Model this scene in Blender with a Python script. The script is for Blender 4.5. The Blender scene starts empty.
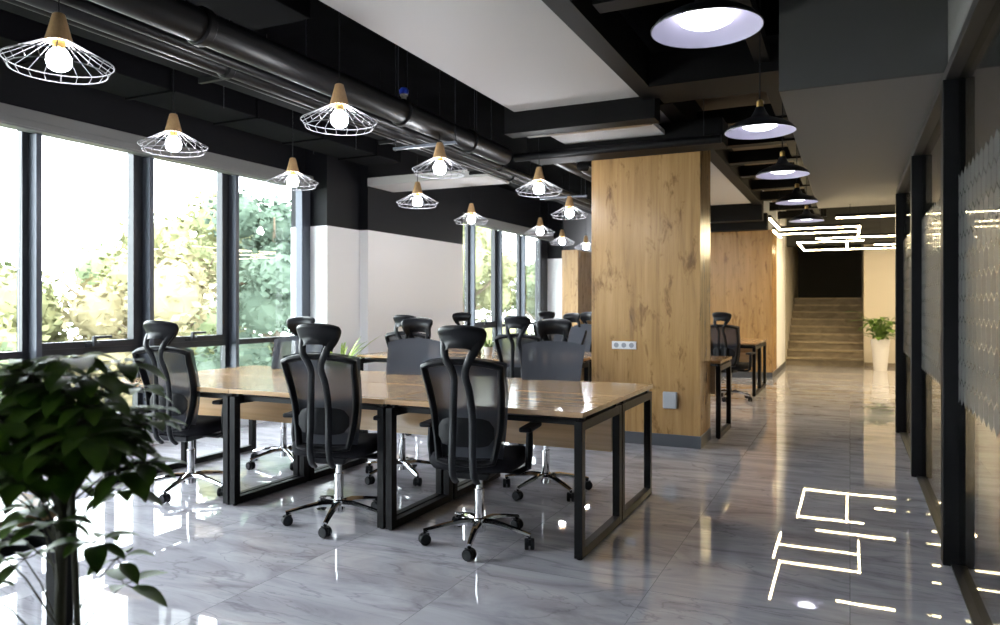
import bpy, bmesh, math, random
from mathutils import Vector, Matrix
random.seed(7)
C = bpy.context.scene.collection
PI = math.pi
R = math.radians

# ------------------------------------------------------------------ materials
def new_mat(name):
    m = bpy.data.materials.new(name); m.use_nodes = True
    nt = m.node_tree
    return m, nt, nt.nodes['Principled BSDF']

def mat(name, col, rough=0.5, metal=0.0, spec=0.5, emit=None, estr=0.0, coat=0.0, trans=0.0, ior=1.45):
    m, nt, b = new_mat(name)
    b.inputs['Base Color'].default_value = (*col, 1)
    b.inputs['Roughness'].default_value = rough
    b.inputs['Metallic'].default_value = metal
    b.inputs['Specular IOR Level'].default_value = spec
    b.inputs['Coat Weight'].default_value = coat
    b.inputs['Transmission Weight'].default_value = trans
    b.inputs['IOR'].default_value = ior
    if emit:
        b.inputs['Emission Color'].default_value = (*emit, 1)
        b.inputs['Emission Strength'].default_value = estr
    return m

def N(nt, t, **kw):
    n = nt.nodes.new(t)
    for k, v in kw.items():
        setattr(n, k, v)
    return n

def ramp(nt, stops):
    r = N(nt, 'ShaderNodeValToRGB')
    e = r.color_ramp.elements
    while len(e) < len(stops): e.new(0.5)
    for i, (p, c) in enumerate(stops):
        e[i].position = p; e[i].color = (*c, 1)
    return r

def wood_mat(name, light, mid, dark, rough, axis=2, scale=1.0, knots=True, spec=0.5, coat=0.0):
    """streaky planks whose grain runs along one axis, with smudgy knots"""
    m, nt, b = new_mat(name)
    L = nt.links.new
    tc = N(nt, 'ShaderNodeTexCoord')
    mp = N(nt, 'ShaderNodeMapping')
    s = [7.0 * scale] * 3; s[axis] = 0.55 * scale
    mp.inputs['Scale'].default_value = s
    L(tc.outputs['Object'], mp.inputs['Vector'])
    n1 = N(nt, 'ShaderNodeTexNoise'); n1.inputs['Scale'].default_value = 1.6
    n1.inputs['Detail'].default_value = 7; n1.inputs['Roughness'].default_value = 0.62
    n1.inputs['Distortion'].default_value = 0.5
    L(mp.outputs[0], n1.inputs['Vector'])
    r1 = ramp(nt, [(0.30, dark), (0.45, mid), (0.68, light)])
    L(n1.outputs['Fac'], r1.inputs['Fac'])
    out = r1.outputs['Color']
    mp3 = N(nt, 'ShaderNodeMapping'); s3 = [60.0 * scale] * 3; s3[axis] = 1.5 * scale
    mp3.inputs['Scale'].default_value = s3
    L(tc.outputs['Object'], mp3.inputs['Vector'])
    n3 = N(nt, 'ShaderNodeTexNoise'); n3.inputs['Scale'].default_value = 1.0
    L(mp3.outputs[0], n3.inputs['Vector'])
    rr = ramp(nt, [(0.35, (0.88, 0.87, 0.86)), (0.6, (1, 1, 1))])
    L(n3.outputs['Fac'], rr.inputs['Fac'])
    mx0 = N(nt, 'ShaderNodeMixRGB', blend_type='MULTIPLY'); mx0.inputs['Fac'].default_value = 0.8
    L(out, mx0.inputs['Color1']); L(rr.outputs['Color'], mx0.inputs['Color2'])
    out = mx0.outputs['Color']
    if knots:
        mp2 = N(nt, 'ShaderNodeMapping')
        s2 = [6.0] * 3; s2[axis] = 2.2
        mp2.inputs['Scale'].default_value = s2
        L(tc.outputs['Object'], mp2.inputs['Vector'])
        n2 = N(nt, 'ShaderNodeTexNoise'); n2.inputs['Scale'].default_value = 1.5
        n2.inputs['Detail'].default_value = 5; n2.inputs['Distortion'].default_value = 0.5
        n2.inputs['Roughness'].default_value = 0.7
        L(mp2.outputs[0], n2.inputs['Vector'])
        r2 = ramp(nt, [(0.55, (1, 1, 1)), (0.68, (0.36, 0.31, 0.26))])
        L(n2.outputs['Fac'], r2.inputs['Fac'])
        mx = N(nt, 'ShaderNodeMixRGB', blend_type='MULTIPLY'); mx.inputs['Fac'].default_value = 0.85
        L(out, mx.inputs['Color1']); L(r2.outputs['Color'], mx.inputs['Color2'])
        out = mx.outputs['Color']
    L(out, b.inputs['Base Color'])
    b.inputs['Roughness'].default_value = rough
    b.inputs['Specular IOR Level'].default_value = spec
    b.inputs['Coat Weight'].default_value = coat
    return m

def floor_mat():
    m, nt, b = new_mat('polished_marble_tile')
    L = nt.links.new
    tc = N(nt, 'ShaderNodeTexCoord')
    br = N(nt, 'ShaderNodeTexBrick'); br.offset = 0.0; br.squash = 1.0
    br.inputs['Scale'].default_value = 1.0
    br.inputs['Brick Width'].default_value = 0.85; br.inputs['Row Height'].default_value = 1.7
    br.inputs['Mortar Size'].default_value = 0.0014; br.inputs['Mortar Smooth'].default_value = 0.0
    br.inputs['Color1'].default_value = (0, 0, 0, 1); br.inputs['Color2'].default_value = (1, 1, 1, 1)
    br.inputs['Bias'].default_value = 0.0
    L(tc.outputs['Object'], br.inputs['Vector'])
    # each tile shifts the stone pattern
    sep = N(nt, 'ShaderNodeVectorMath', operation='SCALE'); sep.inputs['Scale'].default_value = 3.0
    L(br.outputs['Color'], sep.inputs[0])
    add = N(nt, 'ShaderNodeVectorMath', operation='ADD')
    L(tc.outputs['Object'], add.inputs[0]); L(sep.outputs[0], add.inputs[1])
    mp = N(nt, 'ShaderNodeMapping'); mp.inputs['Scale'].default_value = (0.75, 2.6, 1)
    mp.inputs['Rotation'].default_value = (0, 0, R(14))
    L(add.outputs[0], mp.inputs['Vector'])
    n1 = N(nt, 'ShaderNodeTexNoise'); n1.inputs['Scale'].default_value = 1.3
    n1.inputs['Detail'].default_value = 9; n1.inputs['Roughness'].default_value = 0.62
    n1.inputs['Distortion'].default_value = 1.6
    L(mp.outputs[0], n1.inputs['Vector'])
    r1 = ramp(nt, [(0.28, (0.26, 0.25, 0.285)), (0.46, (0.41, 0.40, 0.445)), (0.60, (0.50, 0.49, 0.54)), (0.78, (0.60, 0.59, 0.645))])
    L(n1.outputs['Fac'], r1.inputs['Fac'])
    # thin veins
    n2 = N(nt, 'ShaderNodeTexNoise'); n2.inputs['Scale'].default_value = 0.9
    n2.inputs['Detail'].default_value = 6; n2.inputs['Distortion'].default_value = 2.2
    L(mp.outputs[0], n2.inputs['Vector'])
    r2 = ramp(nt, [(0.485, (1, 1, 1)), (0.5, (0.62, 0.61, 0.63)), (0.515, (1, 1, 1))])
    L(n2.outputs['Fac'], r2.inputs['Fac'])
    mx = N(nt, 'ShaderNodeMixRGB', blend_type='MULTIPLY'); mx.inputs['Fac'].default_value = 0.7
    L(r1.outputs['Color'], mx.inputs['Color1']); L(r2.outputs['Color'], mx.inputs['Color2'])
    mg = N(nt, 'ShaderNodeMixRGB'); mg.inputs['Color2'].default_value = (0.20, 0.20, 0.215, 1)
    L(br.outputs['Fac'], mg.inputs['Fac']); L(mx.outputs['Color'], mg.inputs['Color1'])
    L(mg.outputs['Color'], b.inputs['Base Color'])
    b.inputs['Roughness'].default_value = 0.018
    b.inputs['Specular IOR Level'].default_value = 0.85
    n3 = N(nt, 'ShaderNodeTexNoise'); n3.inputs['Scale'].default_value = 1.4
    L(tc.outputs['Object'], n3.inputs['Vector'])
    bp = N(nt, 'ShaderNodeBump'); bp.inputs['Strength'].default_value = 0.012; bp.inputs['Distance'].default_value = 0.04
    L(n3.outputs['Fac'], bp.inputs['Height']); L(bp.outputs[0], b.inputs['Normal'])
    return m

def stone_mat(name, a, c, rough):
    m, nt, b = new_mat(name)
    L = nt.links.new
    tc = N(nt, 'ShaderNodeTexCoord')
    mp = N(nt, 'ShaderNodeMapping'); mp.inputs['Scale'].default_value = (1.4, 3, 3)
    L(tc.outputs['Object'], mp.inputs['Vector'])
    n = N(nt, 'ShaderNodeTexNoise'); n.inputs['Scale'].default_value = 2; n.inputs['Detail'].default_value = 8
    n.inputs['Distortion'].default_value = 1.5
    L(mp.outputs[0], n.inputs['Vector'])
    r = ramp(nt, [(0.35, a), (0.65, c)])
    L(n.outputs['Fac'], r.inputs['Fac']); L(r.outputs['Color'], b.inputs['Base Color'])
    b.inputs['Roughness'].default_value = rough
    return m

def noisy_mat(name, a, c, scale, rough=0.6, spec=0.5, bump=0.0, metal=0.0):
    m, nt, b = new_mat(name)
    L = nt.links.new
    tc = N(nt, 'ShaderNodeTexCoord')
    n = N(nt, 'ShaderNodeTexNoise'); n.inputs['Scale'].default_value = scale; n.inputs['Detail'].default_value = 4
    L(tc.outputs['Object'], n.inputs['Vector'])
    r = ramp(nt, [(0.35, a), (0.65, c)])
    L(n.outputs['Fac'], r.inputs['Fac']); L(r.outputs['Color'], b.inputs['Base Color'])
    b.inputs['Roughness'].default_value = rough; b.inputs['Specular IOR Level'].default_value = spec
    b.inputs['Metallic'].default_value = metal
    if bump:
        bp = N(nt, 'ShaderNodeBump'); bp.inputs['Strength'].default_value = bump; bp.inputs['Distance'].default_value = 0.003
        L(n.outputs['Fac'], bp.inputs['Height']); L(bp.outputs[0], b.inputs['Normal'])
    return m

def see_through_mat(name, col, alpha, rough, translucent=0.0, spec=0.3):
    """a woven or frosted sheet: part of the light passes straight through"""
    m, nt, b = new_mat(name)
    L = nt.links.new
    b.inputs['Base Color'].default_value = (*col, 1); b.inputs['Roughness'].default_value = rough
    b.inputs['Specular IOR Level'].default_value = spec
    tr = N(nt, 'ShaderNodeBsdfTransparent'); mx = N(nt, 'ShaderNodeMixShader')
    mx.inputs['Fac'].default_value = alpha
    sh = b.outputs[0]
    if translucent:
        tl = N(nt, 'ShaderNodeBsdfTranslucent'); tl.inputs['Color'].default_value = (*col, 1)
        m2 = N(nt, 'ShaderNodeMixShader'); m2.inputs['Fac'].default_value = translucent
        L(sh, m2.inputs[1]); L(tl.outputs[0], m2.inputs[2]); sh = m2.outputs[0]
    L(tr.outputs[0], mx.inputs[1]); L(sh, mx.inputs[2])
    L(mx.outputs[0], nt.nodes['Material Output'].inputs['Surface'])
    return m

def pane_mat(name, tint, k=0.5):
    """clear flat glass: fresnel mirror over straight transmission"""
    m = bpy.data.materials.new(name); m.use_nodes = True
    nt = m.node_tree; nt.nodes.clear(); L = nt.links.new
    o = N(nt, 'ShaderNodeOutputMaterial'); tr = N(nt, 'ShaderNodeBsdfTransparent'); gl = N(nt, 'ShaderNodeBsdfGlossy')
    tr.inputs['Color'].default_value = (*tint, 1); gl.inputs['Roughness'].default_value = 0.0
    fr = N(nt, 'ShaderNodeFresnel'); ge = N(nt, 'ShaderNodeNewGeometry')
    ma = N(nt, 'ShaderNodeMapRange')         # the same reflectance on entering and on leaving the sheet
    ma.inputs['To Min'].default_value = 1.5; ma.inputs['To Max'].default_value = 1 / 1.5
    L(ge.outputs['Backfacing'], ma.inputs['Value']); L(ma.outputs[0], fr.inputs['IOR'])
    mx = N(nt, 'ShaderNodeMixShader')
    L(fr.outputs[0], mx.inputs['Fac']); L(tr.outputs[0], mx.inputs[1]); L(gl.outputs[0], mx.inputs[2])
    L(mx.outputs[0], o.inputs['Surface'])
    return m

M = dict(
    floor=floor_mat(),
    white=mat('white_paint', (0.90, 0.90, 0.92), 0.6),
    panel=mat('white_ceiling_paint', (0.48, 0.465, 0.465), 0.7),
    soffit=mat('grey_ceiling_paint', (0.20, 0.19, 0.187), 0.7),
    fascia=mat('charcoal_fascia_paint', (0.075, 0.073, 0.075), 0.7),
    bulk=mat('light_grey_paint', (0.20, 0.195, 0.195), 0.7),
    black=mat('black_wall_paint', (0.0055, 0.0058, 0.008), 0.6, spec=0.25),
    slab=noisy_mat('black_ceiling_paint', (0.0015, 0.0015, 0.002), (0.003, 0.003, 0.004), 3, 0.9, 0.02),
    joist=mat('black_joist_paint', (0.003, 0.003, 0.0035), 0.6, spec=0.2),
    pipe=mat('glossy_black_pipe', (0.0035, 0.0035, 0.0045), 0.45, spec=0.25),
    duct=mat('dark_sheet_metal', (0.004, 0.004, 0.005), 0.8, spec=0.05),
    galv=mat('galvanised_steel', (0.55, 0.53, 0.50), 0.28, 1.0),
    beige=mat('beige_wall_paint', (0.54, 0.49, 0.41), 0.7),
    room=mat('meeting_room_grey', (0.12, 0.12, 0.125), 0.7),
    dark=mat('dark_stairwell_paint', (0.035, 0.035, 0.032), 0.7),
    base=mat('grey_baseboard', (0.085, 0.09, 0.105), 0.35),
    alu_d=mat('dark_aluminium', (0.022, 0.024, 0.030), 0.35),
    alu=mat('grey_aluminium', (0.085, 0.095, 0.12), 0.4, 0.2),
    cass=mat('grey_blind_cassette', (0.20, 0.20, 0.20), 0.45),
    part=mat('black_partition_metal', (0.004, 0.004, 0.005), 0.5, spec=0.25),
    track=mat('brown_grey_track', (0.028, 0.026, 0.026), 0.5, spec=0.3),
    glass=pane_mat('window_glass', (0.93, 0.97, 0.96)),
    pglass=pane_mat('partition_glass', (0.86, 0.88, 0.87)),
    film=see_through_mat('frosted_hexagon_film', (0.14, 0.143, 0.138), 0.78, 0.35, 0.35),
    oak=wood_mat('knotty_oak_panel', (0.47, 0.285, 0.118), (0.38, 0.222, 0.088), (0.25, 0.145, 0.062), 0.26, 2, 1.0, True, 0.4),
    desk=wood_mat('oak_desktop', (0.50, 0.33, 0.185), (0.43, 0.275, 0.145), (0.34, 0.21, 0.105), 0.14, 0, 1.0, False, 0.55),
    cone=wood_mat('turned_light_wood', (0.62, 0.40, 0.20), (0.55, 0.34, 0.16), (0.45, 0.27, 0.13), 0.5, 2, 4.0, False),
    metal=mat('black_powder_coat', (0.005, 0.005, 0.006), 0.42, spec=0.2),
    chrome=mat('chrome', (0.72, 0.72, 0.74), 0.09, 1.0),
    plastic=mat('black_plastic', (0.006, 0.0065, 0.009), 0.45, spec=0.25),
    gloss=mat('smooth_black_plastic', (0.008, 0.009, 0.012), 0.36, spec=0.32),
    fabric=noisy_mat('black_seat_fabric', (0.008, 0.008, 0.011), (0.014, 0.014, 0.018), 220, 0.85, 0.2, 0.2),
    mesh=see_through_mat('grey_chair_mesh', (0.052, 0.057, 0.074), 0.86, 0.7),
    wire=mat('white_wire', (0.14, 0.14, 0.15), 0.5, 0.0),
    bulb=mat('glowing_bulb', (1, 1, 1), 0.4, emit=(0.93, 0.95, 1.0), estr=85),
    disc=mat('glowing_lamp_disc', (1, 1, 1), 0.4, emit=(0.93, 0.94, 1.0), estr=3.3),
    led=mat('warm_led_strip', (1, 1, 1), 0.4, emit=(1.0, 0.80, 0.45), estr=24),
    shade=mat('black_enamel', (0.012, 0.012, 0.016), 0.35),
    enamel=mat('white_enamel', (0.55, 0.53, 0.66), 0.4),
    brass=mat('brass', (0.65, 0.42, 0.14), 0.3, 1.0),
    socket=mat('white_socket_plastic', (0.75, 0.75, 0.76), 0.35),
    hole=mat('socket_recess', (0.30, 0.31, 0.34), 0.5),
    box=mat('pale_grey_plastic', (0.42, 0.44, 0.47), 0.4),
    leafd=noisy_mat('dark_glossy_leaf', (0.030, 0.070, 0.008), (0.10, 0.19, 0.022), 9, 0.45, 0.25),
    leafg=noisy_mat('fresh_green_leaf', (0.06, 0.14, 0.02), (0.15, 0.25, 0.045), 20, 0.45),
    leafy=noisy_mat('yellow_green_leaf', (0.22, 0.33, 0.05), (0.42, 0.52, 0.14), 30, 0.5),
    stem=mat('brown_green_stem', (0.035, 0.035, 0.015), 0.6),
    pot=mat('white_pot', (0.82, 0.81, 0.80), 0.3),
    dpot=mat('dark_pot', (0.03, 0.03, 0.032), 0.4),
    soil=noisy_mat('soil', (0.02, 0.013, 0.008), (0.05, 0.035, 0.02), 40, 0.95),
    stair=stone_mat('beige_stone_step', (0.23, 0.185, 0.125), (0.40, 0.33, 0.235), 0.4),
    riser=stone_mat('stone_riser', (0.15, 0.12, 0.085), (0.24, 0.20, 0.145), 0.5),  # darker copy of the step stone, riser shading put into its colour
    blue=mat('blue_enamel', (0.02, 0.06, 0.55), 0.35),
    bark=noisy_mat('bark', (0.08, 0.055, 0.035), (0.17, 0.13, 0.09), 8, 0.9),
    ground=noisy_mat('meadow', (0.09, 0.11, 0.06), (0.14, 0.15, 0.09), 0.6, 0.95),
    screen=mat('dark_screen', (0.01, 0.01, 0.012), 0.2),
)

# ------------------------------------------------------------------ mesh helpers
class MB:
    def __init__(s): s.bm = bmesh.new()
    def box(s, x0, x1, y0, y1, z0, z1, rot=None, piv=(0, 0, 0), taper=1.0):
        vs = []
        cx, cy = (x0 + x1) / 2, (y0 + y1) / 2
        for z in (z0, z1):
            k = 1.0 if z == z0 else taper
            for x, y in ((x0, y0), (x1, y0), (x1, y1), (x0, y1)):
                p = Vector((cx + (x - cx) * k, cy + (y - cy) * k, z))
                if rot: p = rot @ (p - Vector(piv)) + Vector(piv)
                vs.append(s.bm.verts.new(p))
        for f in ((3, 2, 1, 0), (4, 5, 6, 7), (0, 1, 5, 4), (1, 2, 6, 5), (2, 3, 7, 6), (3, 0, 4, 7)):
            s.bm.faces.new([vs[i] for i in f])
        return s
    def tube(s, pts, r, seg=10, closed=False, flat=None, up=None):
        """tube along pts; r a number or a list; flat=(w,h) gives an oval section"""
        P = [Vector(p) for p in pts]; n = len(P)
        rings = []; prev = None
        for i, p in enumerate(P):
            if closed: t = P[(i + 1) % n] - P[i - 1]
            else: t = P[min(i + 1, n - 1)] - P[max(i - 1, 0)]
            t.normalize()
            ref = Vector(up) if up else (prev if prev is not None else (Vector((0, 0, 1)) if abs(t.z) < 0.9 else Vector((0, 1, 0))))
            a = ref - t * ref.dot(t)
            if a.length < 1e-5: a = Vector((1, 0, 0)) - t * t.x
            a.normalize(); b = t.cross(a); prev = a
            ri = r[i] if isinstance(r, (list, tuple)) else r
            w, h = (flat if flat else (1, 1))
            rings.append([s.bm.verts.new(p + (a * math.cos(2 * PI * k / seg) * h + b * math.sin(2 * PI * k / seg) * w) * ri) for k in range(seg)])
        m = n if closed else n - 1
        for i in range(m):
            A, B = rings[i], rings[(i + 1) % n]
            for k in range(seg):
                s.bm.faces.new((A[k], A[(k + 1) % seg], B[(k + 1) % seg], B[k]))
        if not closed:
            s.bm.faces.new(list(reversed(rings[0]))); s.bm.faces.new(rings[-1])
        return s
    def lathe(s, prof, seg=24, c=(0, 0, 0), axis='z', cap=True):
        rings = []
        for (r, z) in prof:
            ring = []
            for k in range(seg):
                a = 2 * PI * k / seg
                if axis == 'z': p = (c[0] + r * math.cos(a), c[1] + r * math.sin(a), c[2] + z)
                elif axis == 'x': p = (c[0] + z, c[1] + r * math.cos(a), c[2] + r * math.sin(a))
                else: p = (c[0] + r * math.sin(a), c[1] + z, c[2] + r * math.cos(a))
                ring.append(s.bm.verts.new(p))
            rings.append(ring)
        for A, B in zip(rings, rings[1:]):
            for k in range(seg):
                s.bm.faces.new((A[k], A[(k + 1) % seg], B[(k + 1) % seg], B[k]))
        if cap:
            s.bm.faces.new(list(reversed(rings[0]))); s.bm.faces.new(rings[-1])
        return s
    def grid(s, fn, nu, nv):
        V = [[s.bm.verts.new(fn(i / nu, j / nv)) for j in range(nv + 1)] for i in range(nu + 1)]
        for i in range(nu):
            for j in range(nv):
                s.bm.faces.new((V[i][j], V[i + 1][j], V[i + 1][j + 1], V[i][j + 1]))
        return V
    def shell(s, fn, nu, nv):
        """closed skin between fn(u,v,-1) and fn(u,v,+1)"""
        A = [[s.bm.verts.new(fn(i / nu, j / nv, -1)) for j in range(nv + 1)] for i in range(nu + 1)]
        B = [[s.bm.verts.new(fn(i / nu, j / nv, 1)) for j in range(nv + 1)] for i in range(nu + 1)]
        for i in range(nu):
            for j in range(nv):
                s.bm.faces.new((A[i][j], A[i][j + 1], A[i + 1][j + 1], A[i + 1][j]))
                s.bm.faces.new((B[i][j], B[i + 1][j], B[i + 1][j + 1], B[i][j + 1]))
        for i in range(nu):
            s.bm.faces.new((A[i][0], A[i + 1][0], B[i + 1][0], B[i][0]))
            s.bm.faces.new((A[i][nv], B[i][nv], B[i + 1][nv], A[i + 1][nv]))
        for j in range(nv):
            s.bm.faces.new((A[0][j], B[0][j], B[0][j + 1], A[0][j + 1]))
            s.bm.faces.new((A[nu][j], A[nu][j + 1], B[nu][j + 1], B[nu][j]))
        return s
    def build(s, name, m, parent=None, smooth=None, bevel=0.0, loc=None):
        bmesh.ops.remove_doubles(s.bm, verts=s.bm.verts, dist=1e-6)
        bmesh.ops.recalc_face_normals(s.bm, faces=s.bm.faces)
        me = bpy.data.meshes.new(name); s.bm.to_mesh(me); s.bm.free()
        me.materials.append(m)
        if smooth is not None:
            me.polygons.foreach_set('use_smooth', [True] * len(me.polygons))
            try: me.set_sharp_from_angle(angle=R(smooth))
            except Exception: pass
        o = bpy.data.objects.new(name, me); C.objects.link(o)
        if parent: o.parent = parent
        if loc: o.location = loc
        if bevel:
            bv = o.modifiers.new('bevel', 'BEVEL'); bv.width = bevel; bv.segments = 2; bv.limit_method = 'ANGLE'
        return o

def tag(o, label=None, cat=None, group=None, kind=None):
    if label: o['label'] = label
    if cat: o['category'] = cat
    if group: o['group'] = group
    if kind: o['kind'] = kind
    return o
def empty(name, loc, rz=0.0):
    o = bpy.data.objects.new(name, None); C.objects.link(o)
    o.location = loc; o.rotation_euler = (0, 0, rz); o.empty_display_size = 0.1
    return o
def kids(o): return [c for c in bpy.data.objects if c.parent == o]
def dup(root, loc, rz, label, group=None):
    def cp(o, par):
        c = o.copy(); C.objects.link(c)
        if par: c.parent = par
        for ch in kids(o): cp(ch, c)
        return c
    r = cp(root, None)
    r.location = loc; r.rotation_euler = (0, 0, rz); r['label'] = label
    if group: r['group'] = group
    return r
def struct(name, b, m, parent=None, **kw):
    o = b.build(name, m, parent, **kw)
    if not parent: o['kind'] = 'structure'
    return o

# ------------------------------------------------------------------ room shell
ZT = 3.55                                  # underside of the black slab
struct('floor', MB().box(-6.3, 4.0, -2.4, 22.0, -0.12, 0), M['floor'])
ceil = struct('ceiling', MB().box(-6.6, 4.2, -2.5, 24.0, ZT, ZT + 0.25), M['slab'])
# white dropped panels
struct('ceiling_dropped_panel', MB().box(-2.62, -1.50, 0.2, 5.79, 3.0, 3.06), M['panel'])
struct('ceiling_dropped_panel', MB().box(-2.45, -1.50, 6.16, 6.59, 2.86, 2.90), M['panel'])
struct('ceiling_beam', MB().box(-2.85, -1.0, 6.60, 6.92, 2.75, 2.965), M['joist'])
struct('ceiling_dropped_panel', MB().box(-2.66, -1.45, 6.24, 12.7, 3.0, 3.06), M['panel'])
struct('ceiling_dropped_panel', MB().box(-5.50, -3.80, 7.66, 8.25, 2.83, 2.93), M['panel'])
# black framing around the panels
struct('ceiling_beam', MB().box(-2.72, -1.40, 5.80, 5.98, 2.82, 3.2), M['joist'])
struct('ceiling_beam', MB().box(-1.495, -1.36, 0.2, 5.79, 2.97, 3.25), M['joist'])
struct('ceiling_beam', MB().box(-1.44, -1.30, 5.99, 12.7, 2.97, 3.25), M['joist'])
struct('ceiling_beam', MB().box(-2.70, -1.30, 12.71, 12.95, 2.72, 3.2), M['joist'])
struct('ceiling_beam', MB().box(-2.60, -1.28, 13.3, 13.5, 2.62, 2.9), M['joist'])
struct('ceiling_beam', MB().box(-1.35, -0.42, 5.4, 5.9, 2.95, 3.2), M['joist'])
for y in (3.9, 7.0, 8.0, 9.0, 10.0, 11.2, 12.4, 13.8, 15.2):
    struct('ceiling_joist', MB().box(-1.29, -0.40, y, y + 0.14, 3.0, 3.14), M['joist'])
struct('ceiling_joist', MB().box(-0.60, -0.50, 1.0, 15.5, 3.02, 3.12), M['joist'])
# aisle board between joists; warm light on the ceiling put into its brown
struct('ceiling_aisle_board', MB().box(-1.29, -0.40, 5.95, 15.5, 3.22, 3.25), mat('tan_ceiling_board', (0.15, 0.11, 0.07), 0.7))
# grey soffit over the aisle beside the glass wall
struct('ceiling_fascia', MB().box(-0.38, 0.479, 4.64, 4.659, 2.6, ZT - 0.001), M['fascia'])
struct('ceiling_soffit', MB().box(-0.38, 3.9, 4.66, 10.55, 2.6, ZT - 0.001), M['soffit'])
# galvanised strip above the first pillar
struct('ceiling_metal_strip', MB().box(-2.62, -1.50, 5.99, 6.12, 2.84, 2.88), M['galv'])

# left window wall: solid pieces
struct('wall_left', MB().box(-6.25, -5.98, -2.4, 15.0, 2.879, ZT), M['black'])
struct('trim_1', MB().box(-6.20, -6.0, -2.4, 7.05, 0, 0.30), M['white'])
struct('trim_2', MB().box(-6.20, -6.0, 10.25, 15.0, 0, 0.30), M['white'])
# pier and thick wall between the two runs of windows, white below and black above
wp = struct('wall_pier', MB().box(-6.2, -5.65, 7.05, 7.71, 0, 2.28), M['white'])
struct('wall_pier_top', MB().box(-6.2, -5.65, 7.05, 7.71, 2.28, 2.878).box(-5.979, -5.65, 7.05, 7.71, 2.878, ZT), M['black'], wp)
wm = struct('wall_middle', MB().box(-6.2, -5.53, 7.711, 10.25, 0, 2.28), M['white'])
struct('wall_middle_top', MB().box(-6.2, -5.53, 7.711, 10.25, 2.28, 2.878).box(-5.979, -5.53, 7.711, 10.25, 2.878, ZT), M['black'], wm)
wb = struct('wall_back', MB().box(-6.2, -5.62, 15.0, 17.2, 0, 2.33), M['white'])
struct('wall_back_top', MB().box(-6.2, -5.62, 15.0, 17.2, 2.33, ZT), M['black'], wb)
struct('wall_far', MB().box(-5.25, -1.28, 17.0, 17.2, 0, ZT), M['white'])
struct('wall_corridor', MB().box(-1.60, -1.27, 14.85, 16.999, 0, ZT), M['white'])
struct('wall_stair_left', MB().box(-1.60, -1.271, 17.201, 21.8, 0.0, ZT), M['beige'])
struct('baseboard_corridor', MB().box(-1.269, -1.255, 14.85, 16.999, 0, 0.10), M['base'])
struct('wall_stair_right', MB().box(0.27, 4.0, 17.7, 18.0, 0, ZT), M['beige'])
struct('wall_stair_side', MB().box(0.27, 0.42, 18.001, 21.8, -0.1, ZT), M['beige'])
struct('wall_stair_end', MB().box(-1.27, 0.27, 21.4, 21.6, -0.1, ZT), M['dark'])
struct('trim_3', MB().box(-1.27, 3.89, 17.4, 17.67, 2.62, ZT - 0.001), M['dark'])
struct('wall_behind', MB().box(-6.3, 4.0, -2.5, -2.4, 0, ZT), M['white'])
struct('wall_meeting_room', MB().box(3.9, 4.05, -2.4, 18.0, 0, ZT), M['room'])
struct('baseboard_right', MB().box(0.28, 3.89, 17.68, 17.699, 0, 0.08), M['riser'])

# ---- window bays
wn = 0
def window_bay(y0, y1, operable, handle=True):
    global wn
    wn += 1
    f = MB()
    X0, X1 = -6.07, -6.0
    zb, zt, ztr = 0.30, 2.87, 0.93
    w = 0.045
    f.box(X0, X1, y0, y0 + w, zb, zt).box(X0, X1, y1 - w, y1, zb, zt)
    f.box(X0, X1, y0 + w, y1 - w, zb, zb + 0.05).box(X0, X1, y0 + w, y1 - w, zt - 0.05, zt)
    f.box(X0, X1, y0 + w, y1 - w, ztr - 0.03, ztr + 0.03)
    o = struct('window_%d' % wn, f, M['alu_d'], bevel=0.003)
    # light side strip standing against the next bay
    s = MB().box(-5.999, -5.90, y0 + 0.002, y0 + 0.05, zb, 2.715)
    struct('mullion', s, M['alu'], o, bevel=0.003)
    yy0, yy1 = y0 + w, y1 - w
    struct('lower_pane', MB().box(-6.055, -6.047, yy0, yy1, zb + 0.05, ztr - 0.03), M['glass'], o)
    if operable:
        g = 0.055; s = MB()
        a0, a1, b0, b1 = yy0, yy1, ztr + 0.03, zt - 0.05
        s.box(-6.07, -5.985, a0, a1, b0, b0 + g).box(-6.07, -5.985, a0, a1, b1 - g, b1)
        s.box(-6.07, -5.985, a0, a0 + g, b0 + g, b1 - g).box(-6.07, -5.985, a1 - g, a1, b0 + g, b1 - g)
        sa = struct('sash', s, M['alu_d'], o, bevel=0.003)
        struct('upper_pane', MB().box(-6.040, -6.032, a0 + g, a1 - g, b0 + g, b1 - g), M['glass'], sa)
        yc = (a0 + a1) / 2 + 0.02
        h = MB().box(-5.985, -5.968, yc - 0.07, yc + 0.07, b0 + 0.004, b0 + 0.040)
        h.box(-5.968, -5.935, yc - 0.02, yc + 0.005, b0 + 0.012, b0 + 0.095)
        h.box(-5.96, -5.938, yc - 0.02, yc + 0.155, b0 + 0.078, b0 + 0.10)
        struct('window_handle', h, M['alu_d'], sa, bevel=0.003)
    else:
        struct('upper_pane', MB().box(-6.055, -6.047, yy0, yy1, ztr + 0.03, zt - 0.05), M['glass'], o)
    return o
ys = [-2.39, -1.58, -0.53, 0.54, 1.60, 2.66, 3.725, 4.785, 5.85, 7.045]
for i in range(len(ys) - 1):
    window_bay(ys[i] + 0.002, ys[i + 1] - 0.002, i in (0, 2, 4, 6, 7) )
ys2 = [10.255, 11.35, 12.45, 13.55, 14.65]
for i in range(4):
    window_bay(ys2[i] + 0.002, ys2[i + 1] - 0.002, i in (1,))
struct('trim_4', MB().box(-6.14, -5.99, 14.65, 14.999, 0.301, 2.72), M['alu_d'])
struct('trim_7', MB().box(-5.999, -5.90, 6.90, 7.049, 0.301, 2.715), M['alu'], bevel=0.003)
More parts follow.
